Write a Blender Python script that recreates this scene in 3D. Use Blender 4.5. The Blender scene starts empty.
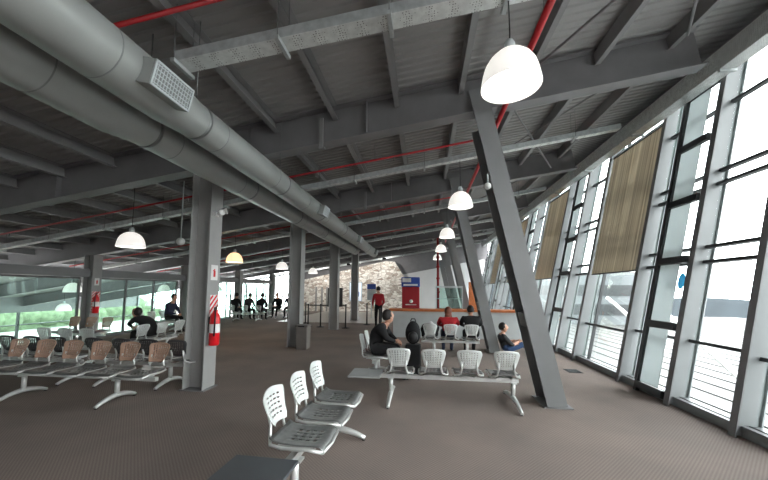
import bpy, bmesh, math, random
from mathutils import Vector, Matrix
random.seed(7)
SC = bpy.context.scene
C = SC.collection
V = Vector
PI = math.pi

# ------------------------------------------------------------------ camera, sky, exposure
cam_d = bpy.data.cameras.new('camera'); cam = bpy.data.objects.new('camera', cam_d); C.objects.link(cam)
cam_d.sensor_width = 36; cam_d.lens = 320 / 768 * 36; cam_d.shift_y = 24 / 768
cam_d.clip_start = .05; cam_d.clip_end = 2000
YAW, PITCH, ROLL = math.radians(7.13), math.radians(4.60), .006
cr = V((math.cos(YAW), math.sin(YAW), 0)); cf = V((-math.sin(YAW) * math.cos(PITCH), math.cos(YAW) * math.cos(PITCH), math.sin(PITCH)))
cu = cr.cross(cf)
cr2 = cr * math.cos(ROLL) + cu * math.sin(ROLL); cu2 = cu * math.cos(ROLL) - cr * math.sin(ROLL)
cam.matrix_world = Matrix(((cr2.x, cu2.x, -cf.x, 0), (cr2.y, cu2.y, -cf.y, 0), (cr2.z, cu2.z, -cf.z, 1.6), (0, 0, 0, 1)))
SC.camera = cam
world = bpy.data.worlds.new('World'); SC.world = world; world.use_nodes = True
wb = world.node_tree.nodes['Background']
wb.inputs[0].default_value = (.97, .985, 1, 1); wb.inputs[1].default_value = 8.0
SC.view_settings.view_transform = 'Standard'; SC.view_settings.look = 'None'
SC.view_settings.gamma = 1; SC.view_settings.use_curve_mapping = False
SC.view_settings.exposure = 0.3

# ------------------------------------------------------------------ materials
def srgb(c):
    return tuple((x / 255 / 12.92 if x / 255 <= .04045 else ((x / 255 + .055) / 1.055) ** 2.4) for x in c)
def mat(name, col, rough=.5, metal=0, var=.08, scale=6, bump=0, emit=None, es=1, spec=.5, trans=0):
    m = bpy.data.materials.new(name); m.use_nodes = True
    nt = m.node_tree; b = nt.nodes['Principled BSDF']
    c = srgb(col)
    tc = nt.nodes.new('ShaderNodeTexCoord'); nz = nt.nodes.new('ShaderNodeTexNoise')
    nz.inputs['Scale'].default_value = scale; nz.inputs['Detail'].default_value = 4
    nt.links.new(tc.outputs['Object'], nz.inputs['Vector'])
    r = nt.nodes.new('ShaderNodeValToRGB')
    r.color_ramp.elements[0].position = .3; r.color_ramp.elements[1].position = .7
    r.color_ramp.elements[0].color = tuple(x * (1 - var) for x in c) + (1,)
    r.color_ramp.elements[1].color = tuple(min(1, x * (1 + var)) for x in c) + (1,)
    nt.links.new(nz.outputs['Fac'], r.inputs['Fac']); nt.links.new(r.outputs['Color'], b.inputs['Base Color'])
    b.inputs['Roughness'].default_value = rough; b.inputs['Metallic'].default_value = metal
    b.inputs['Specular IOR Level'].default_value = spec
    if bump:
        bp = nt.nodes.new('ShaderNodeBump'); bp.inputs['Strength'].default_value = bump; bp.inputs['Distance'].default_value = .01
        nt.links.new(nz.outputs['Fac'], bp.inputs['Height']); nt.links.new(bp.outputs['Normal'], b.inputs['Normal'])
    if emit:
        b.inputs['Emission Color'].default_value = srgb(emit) + (1,); b.inputs['Emission Strength'].default_value = es
    if trans:
        ts = nt.nodes.new('ShaderNodeBsdfTranslucent'); mx = nt.nodes.new('ShaderNodeMixShader'); mx.inputs[0].default_value = trans
        nt.links.new(r.outputs['Color'], ts.inputs['Color'])
        nt.links.new(b.outputs[0], mx.inputs[1]); nt.links.new(ts.outputs[0], mx.inputs[2])
        nt.links.new(mx.outputs[0], nt.nodes['Material Output'].inputs[0])
    return m
def glass_mat(name, tint, refl):
    m = bpy.data.materials.new(name); m.use_nodes = True; nt = m.node_tree; nt.nodes.clear()
    o = nt.nodes.new('ShaderNodeOutputMaterial'); t = nt.nodes.new('ShaderNodeBsdfTransparent'); g = nt.nodes.new('ShaderNodeBsdfGlossy')
    t.inputs[0].default_value = tint + (1,); g.inputs['Roughness'].default_value = .02
    g.inputs['Color'].default_value = (.9, 1, .97, 1)
    lw = nt.nodes.new('ShaderNodeLayerWeight'); lw.inputs[0].default_value = refl
    mx = nt.nodes.new('ShaderNodeMixShader'); mu = nt.nodes.new('ShaderNodeMath'); mu.operation = 'MULTIPLY'; mu.inputs[1].default_value = .4
    nt.links.new(lw.outputs['Fresnel'], mu.inputs[0]); nt.links.new(mu.outputs[0], mx.inputs[0])
    nt.links.new(t.outputs[0], mx.inputs[1]); nt.links.new(g.outputs[0], mx.inputs[2]); nt.links.new(mx.outputs[0], o.inputs[0])
    return m
M = {}
M['steel'] = mat('grey_painted_steel', (127, 128, 129), .45, 0, .06, 3)
M['darksteel'] = mat('dark_grey_painted_steel', (122, 121, 123), .5, 0, .08, 3)
M['frost'] = mat('frosted_panel', (198, 203, 203), .5, 0, .04, 2, trans=.6)
M['colsteel'] = mat('column_grey', (154, 154, 152), .45, 0, .05, 3)
M['purlin'] = mat('purlin_grey', (134, 134, 134), .5, 0, .08, 3)
M['deck'] = mat('roof_deck_grey', (152, 151, 149), .55, 0, .08, 1.5)
M['post'] = mat('window_post_grey', (128, 131, 132), .4, 0, .05, 3)
M['frame'] = mat('dark_window_frame', (48, 50, 52), .4, 0, .06, 3)
M['panel'] = mat('pale_grey_panel', (185, 192, 194), .45, 0, .05, 2)
M['duct'] = mat('grey_duct_paint', (150, 154, 151), .42, .15, .05, 2.5)
M['seam'] = mat('duct_seam', (120, 124, 122), .5, 0, .05, 3)
M['galv'] = mat('galvanised_sheet', (182, 188, 188), .45, .25, .16, 14)
M['red'] = mat('red_pipe_paint', (176, 28, 36), .4, 0, .08, 5)
M['rod'] = mat('zinc_rod', (120, 122, 122), .4, .6, .06, 8)
M['chrome'] = mat('polished_seat_steel', (214, 216, 214), .38, .55, .05, 10)
M['whiteseat'] = mat('pale_perforated_steel', (222, 226, 224), .35, .35, .04, 10)
M['tan'] = mat('reflection_tan_backrest', (190, 156, 136), .4, .2, .06, 10)  # warm reflections in the steel backs, put into the base colour
M['shadeback'] = mat('shaded_backrest', (70, 70, 72), .4, .3, .06, 10)  # shadow on the backs seen from behind, put into the base colour
M['seatpan'] = mat('worn_steel_seat', (140, 142, 141), .3, .6, .14, 22, .15)
M['tabletop'] = mat('dark_table_laminate', (72, 76, 80), .45, 0, .06, 10)
M['paletop'] = mat('pale_table_laminate', (150, 152, 152), .45, 0, .06, 10)
M['black'] = mat('black_plastic', (22, 22, 24), .5, 0, .1, 8)
M['blackcloth'] = mat('black_cloth', (17, 17, 20), .85, 0, .2, 20, .2)
M['redcloth'] = mat('red_cloth', (170, 30, 38), .85, 0, .12, 20, .2)
M['whitecloth'] = mat('white_cloth', (205, 205, 205), .85, 0, .06, 20, .2)
M['greycloth'] = mat('dark_grey_cloth', (56, 56, 58), .85, 0, .15, 20, .2)
M['navycloth'] = mat('navy_cloth', (34, 42, 66), .85, 0, .15, 20, .2)
M['denim'] = mat('blue_denim', (58, 82, 122), .85, 0, .15, 30, .2)
M['skin'] = mat('skin', (196, 150, 126), .55, 0, .05, 12)
M['hair'] = mat('dark_hair', (28, 22, 20), .6, 0, .2, 40, .3)
M['brownhair'] = mat('auburn_hair', (110, 58, 40), .6, 0, .2, 40, .3)
M['shoe'] = mat('dark_shoe', (30, 30, 32), .5, 0, .1, 10)
M['extred'] = mat('extinguisher_red', (214, 30, 38), .3, 0, .04, 6)
M['white'] = mat('white_paint', (228, 228, 226), .5, 0, .03, 6)
M['orange'] = mat('orange_timber', (196, 112, 62), .5, 0, .14, 9)
M['bin'] = mat('taupe_bin', (112, 106, 102), .5, 0, .08, 6)
M['stonefar'] = None
M['blue'] = mat('blue_print', (42, 74, 160), .5, 0, .05, 6)
M['cyan'] = mat('cyan_sticker', (20, 170, 226), .4, 0, .05, 6)
M['kred'] = mat('machine_red', (160, 20, 34), .4, 0, .05, 6)
M['cwhite'] = mat('counter_front_grey', (190, 194, 194), .5, 0, .04, 4)
M['rubber'] = mat('rubber', (30, 30, 30), .7, 0, .1, 9)
M['terr'] = mat('dark_hillside', (42, 49, 54), .9, 0, .25, .12)
M['grass'] = mat('green_hedge', (100, 112, 88), .9, 0, .35, 2.5, .4)
M['paving'] = mat('pale_paving', (150, 148, 144), .8, 0, .06, .8)
M['roofwhite'] = mat('white_metal_roofing', (90, 90, 89), .5, 0, .04, .6)
M['extbld'] = mat('pale_render', (106, 110, 112), .7, 0, .05, 1)
M['wallwhite'] = mat('white_wall_paint', (205, 206, 206), .7, 0, .03, 2)
M['tile'] = mat('pale_floor_tile', (170, 162, 154), .3, 0, .06, 2)
M['glass'] = glass_mat('window_glass', (.96, .985, .98), .12)
M['gglass'] = glass_mat('green_partition_glass', (.80, .93, .89), .25)
M['shade'] = mat('white_lamp_shade', (222, 222, 221), .35, 0, .02, 4, 0, (255, 250, 244), .5, .5, .2)
M['warmshade'] = mat('warm_lamp_shade', (240, 226, 206), .35, 0, .02, 4, 0, (255, 226, 200), .5, .5, .2)
M['bulb'] = mat('lit_bulb', (255, 255, 255), .4, 0, 0, 4, 0, (255, 250, 242), 9)
M['warmbulb'] = mat('lit_warm_bulb', (255, 240, 220), .4, 0, 0, 4, 0, (255, 190, 120), 8)
M['lit'] = mat('lit_poster', (225, 232, 240), .4, 0, .1, 3, 0, (215, 228, 245), .5)

def carpet():
    m = bpy.data.materials.new('brown_grey_carpet'); m.use_nodes = True; nt = m.node_tree; b = nt.nodes['Principled BSDF']
    tc = nt.nodes.new('ShaderNodeTexCoord')
    ck = nt.nodes.new('ShaderNodeTexChecker'); ck.inputs['Scale'].default_value = 56
    ck.inputs[1].default_value = srgb((141, 130, 124)) + (1,); ck.inputs[2].default_value = srgb((125, 114, 108)) + (1,)
    nt.links.new(tc.outputs['Object'], ck.inputs['Vector'])
    n = nt.nodes.new('ShaderNodeTexNoise'); n.inputs['Scale'].default_value = .8; n.inputs['Detail'].default_value = 3
    nt.links.new(tc.outputs['Object'], n.inputs['Vector'])
    n2 = nt.nodes.new('ShaderNodeTexNoise'); n2.inputs['Scale'].default_value = 140
    nt.links.new(tc.outputs['Object'], n2.inputs['Vector'])
    r = nt.nodes.new('ShaderNodeValToRGB'); r.color_ramp.elements[0].position = .35; r.color_ramp.elements[1].position = .65
    r.color_ramp.elements[0].color = (.85, .85, .85, 1); r.color_ramp.elements[1].color = (1.08, 1.05, 1.03, 1)
    nt.links.new(n.outputs['Fac'], r.inputs[0])
    mx = nt.nodes.new('ShaderNodeMixRGB'); mx.blend_type = 'MULTIPLY'; mx.inputs[0].default_value = 1
    nt.links.new(ck.outputs['Color'], mx.inputs[1]); nt.links.new(r.outputs[0], mx.inputs[2])
    nt.links.new(mx.outputs[0], b.inputs['Base Color'])
    b.inputs['Roughness'].default_value = .9; b.inputs['Specular IOR Level'].default_value = .25
    bp = nt.nodes.new('ShaderNodeBump'); bp.inputs['Strength'].default_value = .5; bp.inputs['Distance'].default_value = .008
    nt.links.new(n2.outputs['Fac'], bp.inputs['Height']); nt.links.new(bp.outputs[0], b.inputs['Normal'])
    return m
M['carpet'] = carpet()
def stone():
    m = bpy.data.materials.new('pale_rubble_stone'); m.use_nodes = True; nt = m.node_tree; b = nt.nodes['Principled BSDF']
    tc = nt.nodes.new('ShaderNodeTexCoord'); mp = nt.nodes.new('ShaderNodeMapping'); mp.inputs['Scale'].default_value = (2.2, 2.2, 4.2)
    nt.links.new(tc.outputs['Object'], mp.inputs[0])
    v = nt.nodes.new('ShaderNodeTexVoronoi'); v.inputs['Scale'].default_value = 1.6
    v2 = nt.nodes.new('ShaderNodeTexVoronoi'); v2.feature = 'DISTANCE_TO_EDGE'; v2.inputs['Scale'].default_value = 1.6
    nt.links.new(mp.outputs[0], v.inputs['Vector']); nt.links.new(mp.outputs[0], v2.inputs['Vector'])
    sp = nt.nodes.new('ShaderNodeSeparateColor'); nt.links.new(v.outputs['Color'], sp.inputs[0])
    r = nt.nodes.new('ShaderNodeValToRGB')
    r.color_ramp.elements[0].color = srgb((176, 160, 146)) + (1,); r.color_ramp.elements[1].color = srgb((250, 246, 238)) + (1,)
    e = r.color_ramp.elements.new(.45); e.color = srgb((230, 222, 212)) + (1,)
    nt.links.new(sp.outputs[0], r.inputs[0])
    r2 = nt.nodes.new('ShaderNodeValToRGB'); r2.color_ramp.elements[0].position = .02; r2.color_ramp.elements[1].position = .07
    r2.color_ramp.elements[0].color = (.62, .6, .57, 1); r2.color_ramp.elements[1].color = (1, 1, 1, 1)
    nt.links.new(v2.outputs['Distance'], r2.inputs[0])
    mx = nt.nodes.new('ShaderNodeMixRGB'); mx.blend_type = 'MULTIPLY'; mx.inputs[0].default_value = 1
    nt.links.new(r.outputs[0], mx.inputs[1]); nt.links.new(r2.outputs[0], mx.inputs[2]); nt.links.new(mx.outputs[0], b.inputs['Base Color'])
    b.inputs['Roughness'].default_value = .9
    bp = nt.nodes.new('ShaderNodeBump'); bp.inputs['Strength'].default_value = .7; bp.inputs['Distance'].default_value = .38
    nt.links.new(r2.outputs[0], bp.inputs['Height']); nt.links.new(bp.outputs[0], b.inputs['Normal'])
    return m
M['stone'] = stone()
def perforated():
    m = mat('perforated_galvanised', (214, 218, 216), .45, .2, .14, 14)
    nt = m.node_tree; b = nt.nodes['Principled BSDF']
    tc = nt.nodes['Texture Coordinate']
    mp = nt.nodes.new('ShaderNodeMapping'); mp.inputs['Scale'].default_value = (38, 38, 38)
    nt.links.new(tc.outputs['Object'], mp.inputs[0])
    v = nt.nodes.new('ShaderNodeTexVoronoi'); v.inputs['Scale'].default_value = 1; v.inputs['Randomness'].default_value = .35
    nt.links.new(mp.outputs[0], v.inputs['Vector'])
    r = nt.nodes.new('ShaderNodeValToRGB'); r.color_ramp.elements[0].position = .2; r.color_ramp.elements[1].position = .26
    r.color_ramp.elements[0].color = (.25, .25, .25, 1); r.color_ramp.elements[1].color = (1, 1, 1, 1)
    nt.links.new(v.outputs['Distance'], r.inputs[0])
    src = b.inputs['Base Color'].links[0].from_socket
    mx = nt.nodes.new('ShaderNodeMixRGB'); mx.blend_type = 'MULTIPLY'; mx.inputs[0].default_value = 1
    nt.links.new(src, mx.inputs[1]); nt.links.new(r.outputs[0], mx.inputs[2]); nt.links.new(mx.outputs[0], b.inputs['Base Color'])
    return m
M['perf'] = perforated()
def blindmat():
    m = bpy.data.materials.new('beige_blind_cloth'); m.use_nodes = True; nt = m.node_tree; b = nt.nodes['Principled BSDF']
    g = nt.nodes.new('ShaderNodeTexCoord'); w = nt.nodes.new('ShaderNodeTexNoise'); w.noise_dimensions = '3D'
    mp = nt.nodes.new('ShaderNodeMapping'); mp.inputs['Scale'].default_value = (.2, 22, .2); nt.links.new(g.outputs['Object'], mp.inputs[0])
    w.inputs['Scale'].default_value = 1; w.inputs['Detail'].default_value = 2; nt.links.new(mp.outputs[0], w.inputs['Vector'])
    r = nt.nodes.new('ShaderNodeValToRGB'); r.color_ramp.elements[0].position = .35; r.color_ramp.elements[1].position = .68
    r.color_ramp.elements[0].color = srgb((176, 166, 150)) + (1,); r.color_ramp.elements[1].color = srgb((226, 218, 202)) + (1,)
    nt.links.new(w.outputs['Fac'], r.inputs[0]); nt.links.new(r.outputs[0], b.inputs['Base Color']); b.inputs['Roughness'].default_value = .8
    ts = nt.nodes.new('ShaderNodeBsdfTranslucent'); mx = nt.nodes.new('ShaderNodeMixShader'); mx.inputs[0].default_value = .38
    nt.links.new(r.outputs[0], ts.inputs[0]); nt.links.new(b.outputs[0], mx.inputs[1]); nt.links.new(ts.outputs[0], mx.inputs[2])
    nt.links.new(mx.outputs[0], nt.nodes['Material Output'].inputs[0])
    return m
M['blind'] = blindmat()

# ------------------------------------------------------------------ mesh helpers
class MB:
    def __init__(s): s.bm = bmesh.new(); s.mi = 0
    def _f(s, vs, smooth=False):
        try:
            f = s.bm.faces.new(vs); f.material_index = s.mi; f.smooth = smooth; return f
        except ValueError: return None
    def obox(s, c, ax, ay, az):          # centre and three half-axis vectors
        c, ax, ay, az = V(c), V(ax), V(ay), V(az)
        q = [s.bm.verts.new(c + ax * i + ay * j + az * k) for i in (-1, 1) for j in (-1, 1) for k in (-1, 1)]
        for a in ((0, 1, 3, 2), (4, 6, 7, 5), (0, 4, 5, 1), (2, 3, 7, 6), (0, 2, 6, 4), (1, 5, 7, 3)): s._f([q[i] for i in a])
        return s
    def box(s, x0, x1, y0, y1, z0, z1):
        return s.obox(((x0 + x1) / 2, (y0 + y1) / 2, (z0 + z1) / 2), ((x1 - x0) / 2, 0, 0), (0, (y1 - y0) / 2, 0), (0, 0, (z1 - z0) / 2))
    def bar(s, p0, p1, wv, hv):           # rectangular bar, half width vectors
        p0, p1 = V(p0), V(p1)
        return s.obox((p0 + p1) / 2, (p1 - p0) / 2, wv, hv)
    def ibeam(s, p0, p1, dv, wv, d, w, tf=.016, tw=.012):   # dv: depth direction, wv: flange direction
        dv, wv = V(dv).normalized(), V(wv).normalized(); p0, p1 = V(p0), V(p1)
        s.bar(p0, p1, wv * tw / 2, dv * (d / 2 - tf))
        for k in (-1, 1):
            o = dv * k * (d / 2 - tf / 2); s.bar(p0 + o, p1 + o, wv * w / 2, dv * tf / 2)
        return s
    def tube(s, pts, r, n=10, cap=True, radii=None, smooth=True):
        pts = [V(p) for p in pts]; rings = []; up = None
        for i, p in enumerate(pts):
            t = (pts[min(i + 1, len(pts) - 1)] - pts[max(i - 1, 0)]).normalized()
            if up is None:
                up = V((0, 0, 1)) if abs(t.z) < .9 else V((1, 0, 0))
            a = (up - t * up.dot(t)).normalized(); b = t.cross(a); up = a
            rr = radii[i] if radii else r
            rings.append([s.bm.verts.new(p + (a * math.cos(2 * PI * k / n) + b * math.sin(2 * PI * k / n)) * rr) for k in range(n)])
        for A, B in zip(rings, rings[1:]):
            for k in range(n): s._f([A[k], A[(k + 1) % n], B[(k + 1) % n], B[k]], smooth)
        if cap: s._f(rings[0][::-1]); s._f(rings[-1])
        return s
    def lathe(s, prof, c=(0, 0, 0), n=24, axis=(0, 0, 1), cap=False):
        az = V(axis).normalized(); ax = az.orthogonal().normalized(); ay = az.cross(ax); c = V(c)
        rings = [[s.bm.verts.new(c + az * z + (ax * math.cos(2 * PI * k / n) + ay * math.sin(2 * PI * k / n)) * max(r, 1e-4)) for k in range(n)] for r, z in prof]
        for A, B in zip(rings, rings[1:]):
            for k in range(n): s._f([A[k], A[(k + 1) % n], B[(k + 1) % n], B[k]], True)
        if cap: s._f(rings[0][::-1]); s._f(rings[-1])
        return s
    def prism(s, poly, ext):
        ext = V(ext); a = [s.bm.verts.new(V(p)) for p in poly]; b = [s.bm.verts.new(V(p) + ext) for p in poly]
        s._f(a[::-1]); s._f(b)
        for i in range(len(a)): s._f([a[i], a[(i + 1) % len(a)], b[(i + 1) % len(a)], b[i]])
        return s
    def ball(s, c, rx, ry=None, rz=None, n=14, m=8, fn=None):
        ry = ry or rx; rz = rz or rx; c = V(c); rows = []
        for j in range(1, m):
            th = PI * j / m
            rows.append([s.bm.verts.new(s._bf(c, V((rx * math.sin(th) * math.cos(2 * PI * k / n), ry * math.sin(th) * math.sin(2 * PI * k / n), rz * math.cos(th))), fn)) for k in range(n)])
        t = s.bm.verts.new(s._bf(c, V((0, 0, rz)), fn)); b = s.bm.verts.new(s._bf(c, V((0, 0, -rz)), fn))
        for A, B in zip(rows, rows[1:]):
            for k in range(n): s._f([A[k], B[k], B[(k + 1) % n], A[(k + 1) % n]], True)
        for k in range(n):
            s._f([t, rows[0][k], rows[0][(k + 1) % n]], True); s._f([b, rows[-1][(k + 1) % n], rows[-1][k]], True)
        return s
    def _bf(s, c, d, fn): return c + (fn(d) if fn else d)
    def rbox(s, x0, x1, y0, y1, z0, z1, r=.02, seg=2):
        t = MB(); t.box(x0, x1, y0, y1, z0, z1)
        bmesh.ops.bevel(t.bm, geom=list(t.bm.edges), offset=r, segments=seg, affect='EDGES', profile=.5)
        s.add(t); return s
    def add(s, o):
        mp = {v: s.bm.verts.new(v.co) for v in o.bm.verts}
        for f in o.bm.faces:
            g = s._f([mp[v] for v in f.verts], f.smooth)
        o.bm.free(); return s
    def build(s, name, m, parent=None, world=True):
        bmesh.ops.recalc_face_normals(s.bm, faces=list(s.bm.faces))
        if parent is not None and world:
            off = V((0, 0, 0)); p = parent
            while p is not None: off += p.location; p = p.parent
            for v in s.bm.verts: v.co -= off
        me = bpy.data.meshes.new(name); s.bm.to_mesh(me); s.bm.free()
        o = bpy.data.objects.new(name, me); C.objects.link(o)
        for k in (m if isinstance(m, (list, tuple)) else [m]): me.materials.append(k)
        if parent is not None: o.parent = parent
        return o
def tag(o, label, cat, group=None, kind=None):
    if label: o['label'] = label
    if cat: o['category'] = cat
    if group: o['group'] = group
    if kind: o['kind'] = kind
    return o
def thing(name, label, cat, loc=(0, 0, 0), rz=0, group=None):
    o = bpy.data.objects.new(name, None); C.objects.link(o); o.location = loc; o.rotation_euler = (0, 0, rz); o.empty_display_size = .1
    return tag(o, label, cat, group)
def struct(name, mb, m, parent=None, label=None):
    o = mb.build(name, m, parent)
    if parent is None: o['kind'] = 'structure'
    if label: o['label'] = label
    return o
KIDS = {}
def dup(root, loc, rz, label=None, group=None):
    def cp(o, par):
        c = o.copy(); C.objects.link(c)
        if par is not None: c.parent = par
        for ch in list(o.children): cp(ch, c)
        return c
    r = cp(root, None); r.location = loc; r.rotation_euler = (0, 0, rz)
    if label: r['label'] = label
    if group: r['group'] = group
    return r

# ------------------------------------------------------------------ layout of the hall
SL = .155                                   # roof slope
def zb(x): return 4.195 + SL * x             # underside of the roof beams
def zd(x): return zb(x) + .60               # roof deck
FR = [1.0 + 3.9 * k for k in range(7)]       # frame lines along the hall: .9 4.8 8.7 ...
ORD = ['nearest the camera', 'second from the camera', 'third from the camera', 'fourth from the camera', 'fifth from the camera', 'sixth from the camera', 'farthest from the camera']
XL, XR, Y0, Y1 = -24.0, 4.75, -4.0, 24.6
LEAN = .224
def wx(z, off=0): return 3.38 + off + LEAN * z   # inner face of the leaning window wall
XE = -11.2                                  # edge of this upper floor on the left
sd = V((1, 0, SL)).normalized(); su = V((-SL, 0, 1)).normalized()

# floor
struct('floor', MB().box(XE, 3.75, Y0, Y1, -.25, 0), M['carpet'])
struct('floor_tiles', MB().box(-7.2, -1.9, 15.2, 22.9, 0, .006), M['tile'])
struct('floor_lower', MB().box(XL - 1, XE, Y0, Y1, -4.3, -4.1), M['tile'])
# roof deck: trapezoidal corrugation, ribs across the hall
mb = MB(); pitch = .13; n = int((Y1 - Y0) / pitch); prev = None
for i in range(n + 1):
    y = Y0 + i * pitch
    for dy, dz in ((0, 0), (.045, 0), (.06, .022), (.115, .022)):
        a = mb.bm.verts.new((XL - .5, y + dy, zd(XL - .5) + dz)); b = mb.bm.verts.new((5.3, y + dy, zd(5.3) + dz))
        if prev: mb._f([prev[0], prev[1], b, a])
        prev = (a, b)
mb.prism([(XL - .5, Y0, zd(XL - .5) + .08), (5.3, Y0, zd(5.3) + .08), (5.3, Y0, zd(5.3) + .2), (XL - .5, Y0, zd(XL - .5) + .2)], (0, Y1 - Y0 + .13, 0))
struct('ceiling', mb, M['deck'])

# roof beams
for k, y in enumerate(FR[:6]):
    t = thing('roof_beam', 'deep dark grey steel roof beam across the hall, ' + ORD[k], 'beam', (0, y, zb(0)), group=None)
    d = .575; a, b = V((XL, y, zb(XL) + d / 2)), V((3.95, y, zb(3.95) + d / 2))
    wv = V((0, 1, 0))
    MB().bar(a, b, wv * .008, su * (d / 2 - .018)).build('web', M['darksteel'], t)
    MB().bar(a - su * (d / 2 - .009), b - su * (d / 2 - .009), wv * .11, su * .009).build('bottom_flange', M['darksteel'], t)
    MB().bar(a + su * (d / 2 - .009), b + su * (d / 2 - .009), wv * .11, su * .009).build('top_flange', M['darksteel'], t)
    st = MB()
    for x in (-9.4, -6.5, -3.5, -.9):
        for sgn in (-1, 1): st.bar((x, y + sgn * .055, zb(x) + .02), (x, y + sgn * .055, zb(x) + d - .02), (.006, 0, 0), (0, .045, 0))
    st.build('stiffener', M['darksteel'], t)

# purlins, one per bay and line
BAYL = ['in the bay over the camera', 'in the bay between the two nearest roof beams', 'between the second and third roof beams', 'between the third and fourth roof beams', 'between the fourth and fifth roof beams', 'in the farthest bay']
for k in range(6):
    ya, yb = FR[k] + .02, (FR[k + 1] if k < 5 else 24.2) - .02
    if k == 0: ya = FR[0] + .02
    proto = None
    for i in range(19):
        x = 3.55 - i * 1.0
        if proto is None:
            m_ = MB(); h = .2
            z0, z1 = -h, -.002
            m_.bar((0, ya, -h / 2), (0, yb, -h / 2), sd * .005, su * h / 2)
            m_.bar(V((0, ya, -h)) + sd * .035, V((0, yb, -h)) + sd * .035, sd * .04, su * .005)
            m_.bar(V((0, ya, -.008)) + sd * .035, V((0, yb, -.008)) + sd * .035, sd * .04, su * .005)
            o = m_.build('purlin', M['purlin']); proto = o
        else:
            o = proto.copy(); C.objects.link(o)
        o.location = (x, 0, zd(x) - .022)
        tag(o, 'grey purlin under the roof deck ' + BAYL[k], 'purlin', 'purlins ' + BAYL[k])

# middle and left columns (H sections)
def hcol(name, x, y, label, top, w=.35, dp=.30):
    t = thing(name, label, 'column', (x, y, 0))
    MB().ibeam((x, y, .012), (x, y, top), (1, 0, 0), (0, 1, 0), w, dp, .018, .014).build('shaft', M['colsteel'], t)
    MB().box(x - w / 2 - .04, x + w / 2 + .04, y - dp / 2 - .03, y + dp / 2 + .03, 0, .014).build('base_plate', M['darksteel'], t)
    MB().box(x - w / 2 - .02, x + w / 2 + .02, y - dp / 2, y + dp / 2, top, top + .012).build('cap_plate', M['darksteel'], t)
    return t
CL = ['grey steel column nearest the camera, with fire extinguisher', 'grey steel column with a taupe bin at its foot', 'grey steel column third from the camera under the twin ducts', 'grey steel column fourth from the camera under the twin ducts', 'grey steel column farthest from the camera in the row by the ducts']
for k in range(1, 5): hcol('steel_column', -3.62, FR[k], CL[k - 1], zb(-3.62 - .19) - .016)
CL2 = ['grey steel column on the left with fire extinguisher, by the green glass', 'grey steel column on the left behind the nearest column', 'grey steel column far left beyond the second dome lamp', 'grey steel column far left among seated people', 'farthest grey steel column on the left']
for k in range(2, 6): hcol('steel_column', -10.05, FR[k] - .2, CL2[k - 2], zb(-10.05 - .19) - .016, .33, .28)

# leaning columns on the right
SLAB = ['large leaning grey steel column nearest the camera', 'leaning grey steel column with a man sitting against it', 'leaning grey steel column behind the black-jacketed sitter', 'fourth leaning grey steel column, by the orange panel', 'farthest leaning grey steel column']
for k in range(1, 6):
    y = FR[k] + .10
    b0, lean = V((1.81, y, 0)), V((-.213, 0, 1)); L = 4.21; top = b0 + lean * L
    t = thing('leaning_column', SLAB[k - 1], 'column', b0)
    dv, wv = V((0, 1, 0)), V((1, 0, .213)).normalized(); d, w, tf = .46, .26, .02
    MB().bar(b0 + dv * 0, top, wv * .008, dv * (d / 2 - tf)).build('web', M['darksteel'], t)
    for s_ in (-1, 1):
        o_ = dv * s_ * (d / 2 - tf / 2)
        MB().bar(b0 + o_, (b0 + lean * 4.66 if s_ < 0 else top) + o_, wv * w / 2, dv * tf / 2).build('flange', M['steel'], t)
    MB().box(1.62, 2.0, y - .26, y + .26, 0, .012).build('base_plate', M['darksteel'], t)
    MB().bar(b0 + lean * 1.1 + wv * -.03 - V((0, 0, 0)), b0 + lean * 1.3 + wv * -.03, wv * .09, dv * .15).build('splice_box', M['darksteel'], t)

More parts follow.
